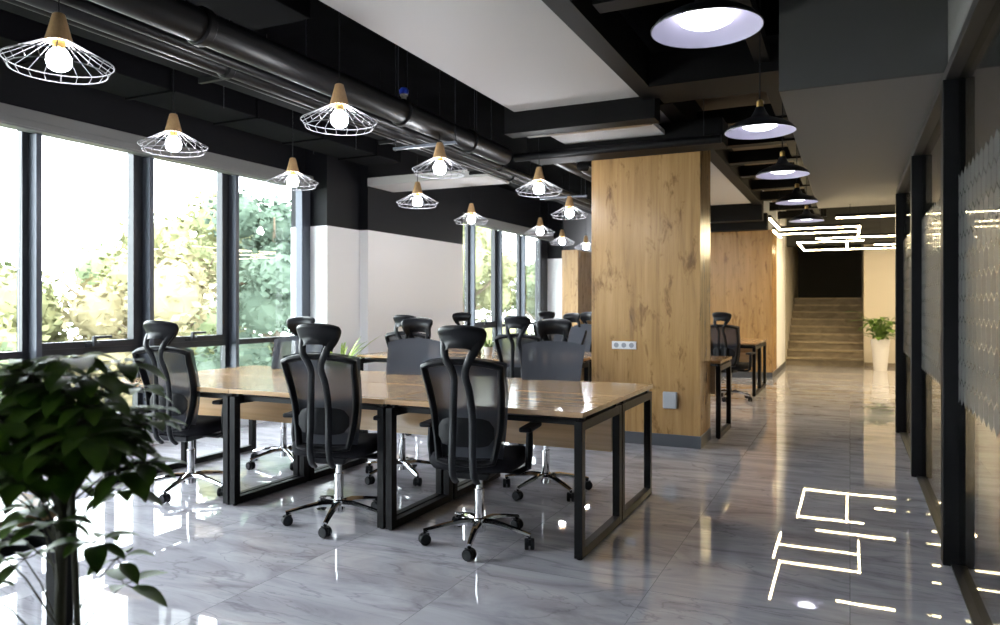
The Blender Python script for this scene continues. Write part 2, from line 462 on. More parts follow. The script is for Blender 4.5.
struct('trim_5', MB().box(-5.984, -5.85, -2.39, 7.045, 2.721, 2.878).box(-5.85, -5.835, -2.39, 7.045, 2.735, 2.79), M['cass'], bevel=0.004)
struct('trim_6', MB().box(-5.984, -5.85, 10.255, 14.99, 2.721, 2.878).box(-5.85, -5.835, 10.255, 14.99, 2.735, 2.79), M['cass'], bevel=0.004)

# ---- glass partition on the right
gp = empty('wall_right', (0.5, 0, 0)); gp['kind'] = 'structure'
pys = [0.1, 2.28, 4.42, 6.56, 8.72]
for y in pys:
    struct('post', MB().box(-0.070, 0.030, y - 0.04, y + 0.06, 0, 2.49), M['part'], gp, bevel=0.004)
struct('head_rail', MB().box(-0.060, 0.035, 0.0, 8.80, 2.49, 2.545), M['track'], gp, bevel=0.004)
struct('floor_track', MB().box(-0.035, 0.035, 0.0, 8.72, 0.0005, 0.012), M['track'], gp)
struct('bulkhead', MB().box(-0.02, 0.10, -2.39, 4.65, 2.546, ZT - 0.001), M['bulk'], gp)
struct('bulkhead', MB().box(-0.02, 0.10, 4.661, 8.82, 2.546, 2.599), M['bulk'], gp)
struct('end_wall', MB().box(-0.02, 0.10, -2.39, 0.0, 0, 2.545), M['bulk'], gp)
for a, b in zip(pys, pys[1:]):
    gl = struct('glass_panel', MB().box(0.0, 0.008, a + 0.061, b - 0.041, 0.012, 2.49), M['pglass'], gp)
def hexfilm(y0, y1):
    b = MB().bm
    w = 0.12; s = w / math.sqrt(3); pitch = 1.5 * s
    mb = MB()
    zc = 0.90; row = 0
    while zc < 2.03:
        y = y0 + (w / 2 if row % 2 else 0)
        while y < y1 + w:
            pts = []
            for k in range(6):
                a = R(30 + 60 * k)
                pts.append((min(max(y + (s - 0.0050) * math.cos(a), y0), y1), zc + (s - 0.0050) * math.sin(a)))
            if max(p[0] for p in pts) - min(p[0] for p in pts) > 0.01:
                try: mb.bm.faces.new([mb.bm.verts.new((-0.0015, p[0], p[1])) for p in pts])
                except ValueError: pass
            y += w
        zc += pitch; row += 1
    return mb
for a, b in zip(pys, pys[1:]):
    hexfilm(a + 0.062, b - 0.042).build('frosted_film', M['film'], gp)

# ---- wood-clad pillars
def pillar(x0, x1, y0, y1, z1, label, base_h=0.115):
    p = empty('wood_pillar', ((x0 + x1) / 2, (y0 + y1) / 2, 0)); tag(p, label, 'pillar')
    hx, hy = (x1 - x0) / 2, (y1 - y0) / 2
    MB().box(-hx, hx, -hy, hy, base_h, z1).build('cladding', M['oak'], p)
    MB().box(-hx - 0.006, hx + 0.006, -hy - 0.006, hy + 0.006, 0, base_h).build('plinth', M['base'], p)
    return p
pillar(-2.30, -1.25, 6.93, 7.48, 2.995, 'large knotty oak clad pillar nearest, with sockets and a grey box on it')
pillar(-2.40, -1.255, 13.95, 14.84, 2.67, 'golden oak clad pillar at the far side, left of the staircase')
pillar(-5.615, -5.25, 14.9, 16.95, 2.50, 'narrow oak clad pillar at the back beside the far windows', 0.10)
# sockets and box on the near pillar
so = MB().box(-0.12, 0.12, -0.012, 0, 0, 0.075).build('wall_socket', M['socket'], bevel=0.003, loc=(-1.97, 6.929, 0.905))
tag(so, 'white triple wall socket on the big oak pillar', 'socket')
for k in (-1, 0, 1):
    h = MB().lathe([(0.024, 0), (0.024, -0.0035), (0.020, -0.0038)], 20, (k * 0.075, -0.012, 0.0375), 'y').build('outlet', M['hole'], so, smooth=40)
sb = MB().box(-0.065, 0.065, -0.035, 0, 0, 0.155).build('junction_box', M['box'], bevel=0.006, loc=(-1.525, 6.929, 0.36))
tag(sb, 'pale grey rectangular box mounted low on the big oak pillar', 'box')
MB().box(-0.058, 0.058, -0.038, -0.034, 0.006, 0.149).build('cover', M['box'], sb, bevel=0.003)

# ------------------------------------------------------------------ stairs
st = empty('staircase', (-0.5, 17.32, 0)); tag(st, 'beige stone staircase rising at the far end of the aisle', 'stairs')
nr, rise, run = 9, 0.166, 0.30
for k in range(nr):
    d = run if k < nr - 1 else 1.65
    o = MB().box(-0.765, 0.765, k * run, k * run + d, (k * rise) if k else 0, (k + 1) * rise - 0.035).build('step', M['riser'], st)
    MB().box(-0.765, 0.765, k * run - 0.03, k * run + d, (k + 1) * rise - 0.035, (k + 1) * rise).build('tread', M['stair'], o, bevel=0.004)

# ------------------------------------------------------------------ desks
def make_desk(label, group):
    d = empty('desk', (0, 0, 0)); tag(d, label, 'desk', group)
    MB().box(-0.618, 0.618, -0.372, 0.372, 0.747, 0.775).build('tabletop', M['desk'], d, bevel=0.0015)
    for s in (-1, 1):
        x0, x1 = (0.567, 0.612) if s > 0 else (-0.612, -0.567)
        f = MB().box(x0, x1, -0.368, -0.318, 0.008, 0.725).box(x0, x1, 0.318, 0.368, 0.008, 0.725)
        f.box(x0, x1, -0.318, 0.318, 0.008, 0.055).box(x0, x1, -0.318, 0.318, 0.675, 0.725)
        for y in (-0.30, 0.30): f.box(x0 + 0.01, x1 - 0.01, y - 0.02, y + 0.02, 0.725, 0.747)
        for y in (-0.343, 0.343): f.lathe([(0.016, 0), (0.016, 0.009)], 12, ((x0 + x1) / 2, y, 0))
        f.build('leg_frame', M['metal'], d, bevel=0.002)
    for y in (-0.27, 0.30):
        MB().box(-0.565, 0.565, y - 0.02, y + 0.02, 0.693, 0.725).build('crossbar', M['metal'], d)
    MB().box(-0.56, 0.56, 0.325, 0.343, 0.44, 0.72).build('modesty_panel', M['desk'], d)
    return d
W = 1.24
desk_specs = []
xs = [-1.87, -3.11, -4.35]
near = ['right-hand', 'middle', 'left-hand']
desk_specs += [(x, 4.005, 0, 'oak desk on the aisle side of the nearest cluster, %s of its front row' % n) for x, n in zip(xs, ['rightmost', 'middle', 'leftmost'])]
desk_specs += [(x, 4.760, PI, 'oak desk in the nearest cluster, %s of its back row' % n) for x, n in zip(xs, ['rightmost', 'middle', 'leftmost'])]
desk_specs += [(x, 7.090, 0, 'oak desk in second cluster, %s of its front row, left of the big pillar' % n) for x, n in zip(xs[1:], ['right', 'left'])]
desk_specs += [(x, 7.875, PI, l) for x, l in zip([-1.77, -3.11, -4.35], ['oak desk end sticking out behind the big pillar on its right', 'oak desk in second cluster, middle of its back row', 'oak desk in second cluster, leftmost of its back row by the white wall'])]
desk_specs += [(x + 0.03, 11.51, 0, 'oak desk in farthest cluster, %s of its front row' % n) for x, n in zip(xs, ['rightmost, beside the golden pillar', 'middle', 'leftmost'])]
desk_specs += [(x + 0.03, 12.262, PI, 'oak desk in farthest cluster, %s of its back row' % n) for x, n in zip(xs, ['rightmost', 'middle', 'leftmost'])]
desk_specs += [(-2.61, 1.00, PI, 'oak desk with black frame at bottom left behind the leafy plant')]
x, y, rz, lab = desk_specs[0]
desk0 = make_desk(lab, 'oak desks with black steel frames'); desk0.location = (x, y, 0)
for x, y, rz, lab in desk_specs[1:]:
    dup(desk0, (x, y, 0), rz, lab)

# ------------------------------------------------------------------ office chairs
def backy(z):        # centre line of the backrest, seen from the side
    t = (z - 0.50) / 0.54
    return -0.235 + 0.035 * math.sin(PI * min(max(t * 1.15, 0), 1)) - 0.085 * t * t
def halfw(z):
    t = (z - 0.50) / 0.54
    return 0.168 + 0.052 * t
def make_chair(label, group):
    c = empty('office_chair', (0, 0, 0)); tag(c, label, 'office chair', group)
    # star base
    b = MB().lathe([(0.024, 0.055), (0.036, 0.065), (0.036, 0.135), (0.026, 0.142)], 20)
    for k in range(5):
        a = R(90 + 72 * k); d = Vector((math.cos(a), math.sin(a), 0))
        pts = [d * 0.02 + Vector((0, 0, 0.115)), d * 0.10 + Vector((0, 0, 0.118)), d * 0.22 + Vector((0, 0, 0.098)), d * 0.315 + Vector((0, 0, 0.078))]
        b.tube(pts, [0.026, 0.024, 0.019, 0.015], 8, flat=(0.95, 0.85), up=(0, 0, 1))
    base = b.build('star_base', M['chrome'], c, smooth=40); base.rotation_euler = (0, 0, R(-27))
    cm = None
    for k in range(5):
        a = R(90 + 72 * k)
        if cm is None:
            q = MB()
            for s in (-1, 1):
                q.lathe([(0.010, -0.011), (0.029, -0.011), (0.032, -0.006), (0.032, 0.006), (0.029, 0.011), (0.010, 0.011)], 18, (s * 0.0155, 0, 0.0325), 'x')
            q.lathe([(0.008, 0), (0.008, 0.045)], 10, (0, 0, 0.04))
            q.box(-0.006, 0.006, -0.026, 0.026, 0.03, 0.062)
            co = q.build('caster', M['plastic'], base, smooth=40); cm = co.data
        else:
            co = bpy.data.objects.new('caster', cm); C.objects.link(co); co.parent = base
        co.location = (0.308 * math.cos(a), 0.308 * math.sin(a), 0)
        co.rotation_euler = (0, 0, a + 0.9 * k)
    MB().lathe([(0.027, 0.14), (0.027, 0.30), (0.019, 0.302), (0.019, 0.40)], 20).build('gas_cylinder', M['chrome'], c, smooth=40)
    MB().box(-0.10, 0.10, -0.16, 0.12, 0.385, 0.435, taper=1.25).build('tilt_mechanism', M['plastic'], c, bevel=0.012)
    MB().tube([(0.08, 0.02, 0.41), (0.20, 0.02, 0.405), (0.255, 0.03, 0.40)], [0.007, 0.007, 0.011], 8).build('lever', M['plastic'], c, smooth=60)
    # seat
    def seat(u, v, s):
        a = 2 * PI * u
        ca, sa = math.cos(a), math.sin(a)
        e = 0.42
        x = math.copysign(abs(ca) ** e, ca); y = math.copysign(abs(sa) ** e, sa)
        return x, y
    sb_ = MB(); rings = []
    prof = [(0.80, 0.432), (0.95, 0.440), (1.0, 0.462), (1.0, 0.490), (0.96, 0.512), (0.86, 0.522), (0.55, 0.520), (0.25, 0.515)]
    for (k, z) in prof:
        ring = []
        for i in range(36):
            x, y = seat(i / 36, 0, 0)
            yy = y * 0.245 * k + 0.03
            zz = z - (0.030 * max(0, (yy - 0.17) / 0.10) ** 2)
            ring.append(sb_.bm.verts.new((x * 0.25 * k, yy, zz)))
        rings.append(ring)
    for A, B in zip(rings, rings[1:]):
        for i in range(36): sb_.bm.faces.new((A[i], A[(i + 1) % 36], B[(i + 1) % 36], B[i]))
    sb_.bm.faces.new(list(reversed(rings[0]))); sb_.bm.faces.new(rings[-1])
    sb_.build('seat', M['fabric'], c, smooth=60)
    # backrest frame: closed rounded trapezoid with a peaked top edge
    z0, z1 = 0.50, 1.02
    out = []
    def P(x, z): return (x, backy(z) + 0.030 * (x / 0.25) ** 2, z)
    for i in range(9): t = i / 8; out.append(P(-halfw(z0) * 0.9 + 1.8 * halfw(z0) * t * 1.0, z0 - 0.012 * math.sin(PI * t)))
    for i in range(1, 10): t = i / 10; z = z0 + (z1 - 0.02 - z0) * t; out.append(P(halfw(z) * (0.93 + 0.07 * min(1, t * 3)), z))
    for i in range(0, 11):
        t = i / 10; x = halfw(z1) * (1 - 2 * t)
        out.append(P(x * (0.99), z1 - 0.012 + 0.030 * (1 - abs(1 - 2 * t) ** 2.2)))
    for i in range(1, 10): t = 1 - i / 10; z = z0 + (z1 - 0.02 - z0) * t; out.append(P(-halfw(z) * (0.93 + 0.07 * min(1, t * 3)), z))
    MB().tube(out, 0.018, 8, closed=True, flat=(1.05, 1.5), up=(0, 1, 0)).build('backrest_frame', M['plastic'], c, smooth=60)
    g = MB()
    def mesh_pt(u, v):
        top = z1 - 0.012 + 0.030 * (1 - abs(2 * u - 1) ** 2.2)
        z = z0 + (top - z0) * v
        p = P((2 * u - 1) * (halfw(z) + 0.024), z + 0.024 * v - 0.018 * (1 - v)); return (p[0], p[1] + 0.031, p[2])
    g.grid(mesh_pt, 12, 12)
    g.build('mesh_back', M['mesh'], c, smooth=60)
    # lumbar pad behind the mesh
    def lum(u, v, s):
        x = (2 * u - 1); zz = (2 * v - 1)
        k = max(0.0, 1 - abs(x) ** 4) ** 0.5
        z = 0.655 + 0.078 * zz * (0.35 + 0.65 * k)
        X = 0.158 * x
        return (X, backy(z) + 0.03 * (X / 0.25) ** 2 - 0.018 + s * 0.010 * (k * (1 - zz ** 4) + 0.08), z)
    MB().shell(lum, 12, 8).build('lumbar_pad', M['plastic'], c, smooth=60)
    # twin spine struts sweeping from under the seat to the headrest
    for s in (-1, 1):
        key = [(0.060, -0.215, 0.385), (0.060, -0.262, 0.43), (0.058, -0.280, 0.52), (0.056, -0.275, 0.64), (0.053, -0.275, 0.76),
               (0.043, -0.292, 0.88), (0.032, -0.318, 0.955), (0.043, -0.340, 1.01), (0.068, -0.347, 1.055), (0.080, -0.332, 1.090), (0.088, -0.308, 1.122), (0.092, -0.292, 1.145)]
        pts = []
        for i in range(len(key) - 1):      # Catmull-Rom through the keys
            p0, p1, p2, p3 = [Vector(key[min(max(j, 0), len(key) - 1)]) for j in (i - 1, i, i + 1, i + 2)]
            for q in range(4):
                t = q / 4
                pts.append(0.5 * ((2 * p1) + (p2 - p0) * t + (2 * p0 - 5 * p1 + 4 * p2 - p3) * t * t + (3 * p1 - p0 - 3 * p2 + p3) * t ** 3))
        pts.append(Vector(key[-1]))
        pts = [(p.x * s, p.y, p.z) for p in pts]
        n = len(pts)
        MB().tube(pts, [0.0155 + (0.004 * max(0, (i / n - 0.6) / 0.4)) for i in range(n)], 8, flat=(1.35, 0.8), up=(0, 1, 0)).build('spine_strut', M['gloss'], c, smooth=60)
    # headrest: a flared saddle over a small arch
    def head(u, v, s):
        x = 2 * u - 1
        w = 0.100 + 0.046 * (max(0.0, v - 0.15) / 0.85) ** 0.8
        w *= (1 - 0.12 * max(0, (v - 0.75) / 0.25) ** 2)
        arch = 0.045 * (1 - x ** 4) * (1 - v) ** 1.5
        z = 1.065 + arch + (0.165 - 0.020 * abs(x) ** 3) * v
        th = (0.013 + 0.016 * math.sin(PI * min(v ** 2.2, 1)) + 0.008 * v) * (max(0.0, 1 - abs(x) ** 5) ** 0.5 * 0.85 + 0.15)
        if v > 0.86: th *= max(0.12, math.sqrt(max(0, 1 - ((v - 0.86) / 0.145) ** 2)))
        y = -0.345 + 0.055 * x * x * (0.4 + 0.6 * v) + 0.040 * math.sin(v * PI * 0.9) - 0.020 * v
        return (x * w, y + s * th, z)
    MB().shell(head, 20, 14).build('headrest', M['gloss'], c, smooth=70)
    # arm rests
    for s in (-1, 1):
        a = MB()
        a.tube([(s * 0.10, 0.0, 0.415), (s * 0.235, 0.0, 0.412), (s * 0.285, 0.0, 0.44), (s * 0.292, -0.005, 0.54), (s * 0.292, 0.0, 0.645)],
               [0.018, 0.018, 0.020, 0.022, 0.018], 8, flat=(1.0, 1.3), up=(0, 1, 0))
        ar = a.build('armrest', M['plastic'], c, smooth=50)
        MB().box(s * 0.292 - 0.036, s * 0.292 + 0.036, -0.10, 0.14, 0.645, 0.672).build('arm_pad', M['plastic'], ar, bevel=0.010)
    return c
GC = 'black mesh office chairs with headrests'
chair_specs = [
    (-1.885, 3.69, 8, 'black mesh chair at the nearest desks, rightmost with its back to us'),
    (-2.84, 3.66, 14, 'black mesh chair with its back to us, between two others at the nearest desks'),
    (-4.25, 3.79, 8, 'black mesh chair half behind the leafy plant at left'),
    (-1.96, 4.88, 190, 'chair facing us across the nearest desks, just left of the big pillar'),
    (-3.12, 4.80, 189, 'chair facing us across the nearest desks, in the middle behind the tabletop'),
    (-4.30, 4.80, 192, 'chair facing us, hidden mostly behind the middle front chair near the window'),
    (-4.13, 6.66, 4, 'chair with back to us at second cluster, seen behind the facing middle chair'),
    (-2.88, 6.68, 3, 'chair with back to us at second cluster, right beside the facing chair near the pillar'),
    (-4.62, 8.28, 184, 'chair whose headrest alone shows on far side of second cluster, before the pale wall'),
    (-3.22, 8.36, 160, 'chair on far side of second cluster, headrest just above the chair near the pillar'),
    (-3.47, 9.55, 150, 'loose chair turned to us between second and farthest clusters, left of big pillar'),
    (-4.28, 10.95, 2, 'chair at the farthest cluster, headrest in front of the last far window'),
    (-1.52, 10.70, -14, 'mesh chair alone right of the big pillar, in front of the golden pillar'),
]
x, y, a, lab = chair_specs[0]
chair0 = make_chair(lab, GC); chair0.location = (x, y, 0); chair0.rotation_euler = (0, 0, R(a))
for x, y, a, lab in chair_specs[1:]:
    dup(chair0, (x, y, 0), R(a), lab)

# ------------------------------------------------------------------ pendants
def make_wire_lamp(label, group, z):
    p = empty('wire_pendant_lamp', (0, 0, z)); tag(p, label, 'pendant lamp', group)
    MB().lathe([(0.055, 0.095), (0.025, 0.212), (0.020, 0.216)], 24).build('wooden_cap', M['cone'], p, smooth=40)
    MB().lathe([(0.0035, 0.21), (0.0035, ZT - z - 0.002)], 8).build('cord', M['plastic'], p, smooth=60)
    MB().lathe([(0.026, 0.10), (0.028, 0.085), (0.020, 0.062)], 20).build('lamp_holder', M['brass'], p, smooth=40)
    w = MB(); nsp = 20
    def ring(r, z, t=0.0022): w.tube([(r * math.cos(2 * PI * k / 48), r * math.sin(2 * PI * k / 48), z) for k in range(48)], t, 6, closed=True, up=(0, 0, 1))
    ring(0.215, 0.004, 0.0026); ring(0.190, -0.035, 0.0026); ring(0.054, 0.094)
    for k in range(nsp):
        a = 2 * PI * k / nsp; cx, sx = math.cos(a), math.sin(a)
        w.tube([(0.054 * cx, 0.054 * sx, 0.094), (0.215 * cx, 0.215 * sx, 0.004), (0.190 * cx, 0.190 * sx, -0.035)], 0.0019, 5)
    w.build('wire_cage', M['wire'], p, smooth=60)
    b = MB().lathe([(0.016, 0.070), (0.034, 0.052), (0.048, 0.028), (0.050, 0.004), (0.042, -0.018), (0.026, -0.031), (0.004, -0.036)], 20)
    b.build('bulb', M['bulb'], p, smooth=60)
    return p
wl = [
    (-3.14, 2.07, 'wire cage lamp with wooden cap, largest, in the top left corner'),
    (-4.095, 3.49, 'wire cage lamp hanging before the window head left of the third window'),
    (-2.68, 3.43, 'wire cage lamp nearest the white ceiling panel, hanging before the black ceiling'),
    (-4.39, 4.99, 'wire cage lamp hanging before the last near window beside the white pier'),
    (-2.93, 5.01, 'wire cage lamp overlapping the white soffit strip, higher of the two there'),
    (-4.08, 6.53, 'wire cage lamp just below the white soffit strip, before black wall'),
    (-4.33, 8.21, 'wire cage lamp above the first far window, beside the black wall'),
    (-2.62, 6.30, 'wire cage lamp high beside the pipes, second left of the big pillar'),
    (-3.00, 8.16, 'wire cage lamp closest to the top left edge of the big pillar'),
    (-4.13, 10.0, 'wire cage lamp at the top of the last far window'),
    (-4.46, 11.79, 'small wire cage lamp right of the far windows above the narrow pillar'),
    (-4.45, 13.02, 'smallest wire cage lamp cut by the edge of the big pillar'),
]
ZL = 2.392
ZD = 2.375
lamp0 = make_wire_lamp(wl[0][2], 'wire cage pendant lamps over the desks', ZL); lamp0.location = (wl[0][0] + 0.02, wl[0][1], ZL)
for i, (x, y, lab) in enumerate(wl[1:]):
    dup(lamp0, (x + 0.02, y, ZL), R(7 * i), lab)

def make_dome_lamp(label, group, z):
    p = empty('dome_pendant_lamp', (0, 0, z)); tag(p, label, 'pendant lamp', group)
    o = [(0.205, 0.000), (0.206, 0.006), (0.185, 0.030), (0.150, 0.052), (0.100, 0.072), (0.055, 0.090), (0.034, 0.125), (0.024, 0.150)]
    MB().lathe(o, 40, cap=False).build('lamp_shade', M['shade'], p, smooth=40)
    i = [(0.203, 0.001), (0.183, 0.026), (0.149, 0.048), (0.099, 0.068), (0.052, 0.086), (0.010, 0.088)]
    MB().lathe(i, 40, cap=False).build('inner_reflector', M['enamel'], p, smooth=60)
    MB().lathe([(0.020, 0.150), (0.020, 0.185), (0.010, 0.195)], 16).build('lamp_neck', M['brass'], p, smooth=40)
    MB().lathe([(0.004, 0.19), (0.004, ZT - z)], 8).build('cord', M['plastic'], p, smooth=60)
    MB().lathe([(0.030, 0.084), (0.070, 0.070), (0.098, 0.048), (0.098, 0.034), (0.070, 0.020), (0.010, 0.016)], 32).build('bulb', M['disc'], p, smooth=60)
    return p
dl = [
    (2.84, 'largest black dome lamp at the top, nearest over the aisle'),
    (4.67, 'black dome lamp second nearest over the aisle'),
    (6.31, 'black dome lamp third in the row over the aisle'),
    (8.07, 'black dome lamp fourth in the row over the aisle'),
    (9.92, 'black dome lamp farthest and smallest in the row over the aisle'),
]
dome0 = make_dome_lamp(dl[0][1], 'black dome lamps over the aisle', ZD); dome0.location = (-0.49, dl[0][0], ZD)
for y, lab in dl[1:]:
    dup(dome0, (-0.49, y, ZD), 0, lab)

# ------------------------------------------------------------------ zigzag LED lights
def led(segs, label, cords, top=None):
    top = top or ZT - 0.002
    zb = 2.43
    x0, y0 = segs[0][0][0], segs[0][0][1]
    root = empty('led_light', (x0, y0, zb)); tag(root, label, 'ceiling light', 'warm linear LED lights over the far aisle')
    h = MB(); d = MB()
    for (ax, ay), (bx, by) in segs:
        ax, bx = sorted((ax, bx)); ay, by = sorted((ay, by)); w = 0.015
        h.box(ax - w - x0, bx + w - x0, ay - w - y0, by + w - y0, 0.010, 0.050)
        d.box(ax - w + 0.002 - x0, bx + w - 0.002 - x0, ay - w + 0.002 - y0, by + w - 0.002 - y0, -0.004, 0.010)
    h.build('housing', M['metal'], root); d.build('diffuser', M['led'], root)
    c = MB()
    for x, y in cords: c.lathe([(0.003, 0.06), (0.003, top - zb)], 6, (x - x0, y - y0, 0))
    c.build('suspension_wire', M['plastic'], root)
led([((-0.93, 10.0), (-0.93, 11.5)), ((-0.93, 11.5), (0.12, 11.5)), ((0.12, 11.5), (0.12, 13.0)), ((-1.03, 12.3), (0.12, 12.3)), ((-1.03, 11.65), (-1.03, 12.9))],
    'zigzag LED light with a stepped outline, left of the set before the golden pillar', [(-0.93, 11.4), (0.12, 12.9)])
led([((-0.15, 10.28), (1.6, 10.28))], 'straight LED bar nearest us, just under the far edge of the grey soffit', [(0.0, 10.28), (1.5, 10.28)], 2.599)
led([((-0.50, 13.35), (1.5, 13.35))], 'straight LED bar in the middle, reaching right behind the glass wall', [(-0.4, 13.35), (1.4, 13.35)])
led([((-0.84, 14.1), (0.20, 14.1)), ((-0.84, 14.1), (-0.84, 16.2)), ((-0.84, 16.2), (1.3, 16.2)), ((-0.05, 14.1), (-0.05, 16.2))],
    'box shaped LED light farthest back above the staircase', [(-0.84, 15.0), (1.1, 16.2)])
led([((0.42, 15.2), (1.5, 15.2))], 'short LED bar at far right above the potted plant', [(0.5, 15.2), (1.4, 15.2)])

def added_fill_light(x, y, z, label, power, proto=[None]):  # round lamps added in the lobby ceiling to brighten the far end
    d = empty('added_fill_light', (x, y, z)); tag(d, label, 'ceiling light', 'added fill lights in the lobby ceiling')
    MB().lathe([(0.075, 0.10), (0.078, -0.01), (0.066, -0.01), (0.064, 0.02)], 24, cap=False).build('rim', M['white'], d, smooth=40)
    MB().lathe([(0.064, 0.020), (0.002, 0.021)], 24).build('lens', M['led'], d)
    l = bpy.data.lights.new('fill_lamp', 'AREA'); l.shape = 'DISK'; l.size = 0.12; l.energy = power; l.color = (1.0, 0.78, 0.46)
    o = bpy.data.objects.new('fill_lamp', l); C.objects.link(o); o.parent = d; o.location = (0, 0, -0.012)
for x, y, z, lab, pw in ((2.6, 12.0, 3.45, 'nearer added fill light in the lobby behind the glass', 70), (2.6, 15.2, 3.45, 'farther added fill light in the lobby beyond the glass', 90)):
    added_fill_light(x, y, z, lab, pw)

# ------------------------------------------------------------------ pipes and ducts under the black slab
def pipe(pts, r, label, name='ceiling_pipe', hangers=(), collars=(), m='pipe', seg=16):
    P0 = Vector(pts[0])
    root = empty(name, P0); tag(root, label, 'pipe' if 'pipe' in name else 'duct')
    loc = [tuple(Vector(p) - P0) for p in pts]
    MB().tube(loc, r, seg).build('tube', M[m], root, smooth=50)
    for p in hangers:
        q = Vector(p) - P0
        MB().lathe([(0.004, r), (0.004, ZT - p[2])], 6, tuple(q)).build('hanger_rod', M['alu_d'], root)
    for p in collars:
        q = Vector(p) - P0
        MB().lathe([(r + 0.004, -0.03), (r + 0.014, -0.02), (r + 0.014, 0.02), (r + 0.004, 0.03)], 18, tuple(q), 'y').build('collar', M['pipe'], root, smooth=40)
    return root
p1 = pipe([(-2.96, -1.5, 2.74), (-2.96, 6.30, 2.74)], 0.085, 'thickest glossy black pipe running along the ceiling over the desks',
     hangers=[(-2.96, y, 2.74) for y in (2.6, 4.5, 5.7)], collars=[(-2.96, 2.7, 2.74), (-2.96, 4.55, 2.74), (-2.96, 5.6, 2.74)])
pipe([(-3.14, -1.5, 2.70), (-3.14, 13.5, 2.70)], 0.030, 'thin black pipe hugging the left of the thickest pipe', hangers=[(-3.14, y, 2.70) for y in (4.9, 6.4, 8.6)], collars=[(-3.14, 6.6, 2.70)])
pipe([(-3.30, -1.5, 2.72), (-3.30, 13.5, 2.72)], 0.045, 'black pipe second left of the thickest pipe', hangers=[(-3.30, y, 2.72) for y in (3.9, 6.4, 9.5)], collars=[(-3.30, 3.2, 2.72), (-3.30, 7.2, 2.72)])
pipe([(-2.95, 6.54, 2.765), (-1.0, 6.54, 2.765)], 0.040, 'black pipe crossing in front of the big pillar top', hangers=[(-2.7, 6.54, 2.765), (-1.15, 6.54, 2.765)])
pipe([(-2.42, 7.15, 2.74), (-2.47, 7.10, 2.74), (-2.48, 7.3, 2.74), (-2.48, 13.0, 2.74)], 0.045, 'black pipe passing left of the big pillar toward the back', hangers=[(-2.48, 8.2, 2.74), (-2.48, 10.5, 2.74)])
pipe([(-2.78, 6.75, 2.86), (-2.78, 13.5, 2.86)], 0.06, 'black pipe beside the second white ceiling panel', hangers=[(-2.78, 7.8, 2.86)])
pipe([(-3.62, -1.5, 2.80), (-3.62, 13.5, 2.80)], 0.022, 'thin black conduit between the pipes and the cable tray', hangers=[(-3.62, y, 2.80) for y in (3.2, 5.5, 8.5)])
# cable tray
ct = empty('cable_tray', (-3.82, 0, 2.86)); tag(ct, 'long black slotted cable tray running parallel to the pipes', 'cable tray')
t = MB().box(-0.13, 0.13, -1.5, 13.5, 0, 0.006).box(-0.13, -0.124, -1.5, 13.5, 0.006, 0.06).box(0.124, 0.13, -1.5, 13.5, 0.006, 0.06)
t.build('tray', M['duct'], ct)
for y in (1.5, 3.6, 5.7, 7.5, 9.8, 12.0):
    MB().box(-0.15, 0.15, y, y + 0.03, -0.03, 0).lathe([(0.004, -0.03), (0.004, ZT - 2.86)], 6, (-0.142, y + 0.015, 0)).lathe([(0.004, -0.03), (0.004, ZT - 2.86)], 6, (0.142, y + 0.015, 0)).build('hanger', M['joist'], ct)
# flat air duct over the windows side
ad = empty('air_duct', (-4.95, 0, 2.98)); tag(ad, 'flat dark sheet metal air duct near the window wall', 'duct')
MB().box(-0.25, 0.25, -1.5, 7.2, 0, 0.28).build('duct_body', M['duct'], ad, bevel=0.005)
for k in range(4):
    for sx in (-0.28, 0.28): MB().lathe([(0.004, -0.02), (0.004, ZT - 2.981)], 6, (sx, 0.9 + k * 1.8, 0)).build('hanger_rod', M['alu_d'], ad)
for k in range(8):
    MB().box(-0.265, 0.265, 0.4 + k * 0.9, 0.43 + k * 0.9, -0.015, 0.295).build('flange', M['duct'], ad)
# fan-coil box at the top left
fc = empty('fan_coil_unit', (-3.02, 3.0, 2.98)); tag(fc, 'black fan coil box hanging above the pipes at top left of the white panel', 'air unit')
MB().box(-0.22, 0.22, -0.35, 0.35, 0, 0.25).build('casing', M['duct'], fc, bevel=0.006)
MB().box(-0.10, 0.10, -0.37, -0.352, 0.05, 0.2).build('grille', M['joist'], fc)
for sx in (-0.19, 0.19):
    for sy in (-0.3, 0.3):
        MB().lathe([(0.004, 0.25), (0.004, ZT - 2.98)], 6, (sx, sy, 0)).build('hanger_rod', M['galv'], fc)
# blue valve on the thick pipe
va = empty('pipe_valve', (-2.99, 4.62, 2.83)); tag(va, 'small blue handled valve standing on the thickest pipe', 'valve')
MB().lathe([(0.026, -0.005), (0.020, 0.02), (0.020, 0.05), (0.030, 0.055), (0.030, 0.065)], 16).build('valve_body', M['galv'], va, smooth=40)
MB().lathe([(0.008, 0.065), (0.034, 0.070), (0.036, 0.095), (0.024, 0.112), (0.004, 0.114)], 18).build('valve_cap', M['blue'], va, smooth=50)
# trapeze bracket holding the pipes
for k, y in enumerate((5.18, 8.4)):
    br = empty('trapeze_bracket', (-3.15, y, 2.648)); tag(br, ['steel trapeze bracket under the pipes near the higher of two lamps', 'steel trapeze bracket under the pipes farther back'][k], 'bracket')
    MB().box(-0.30, 0.30, -0.018, 0.018, -0.02, 0.0).build('bar', M['alu'], br)
    for s in (-1, 1): MB().lathe([(0.005, -0.03), (0.005, ZT - 2.648)], 6, (s * 0.285, 0, 0)).build('hanger_rod', M['alu_d'], br)
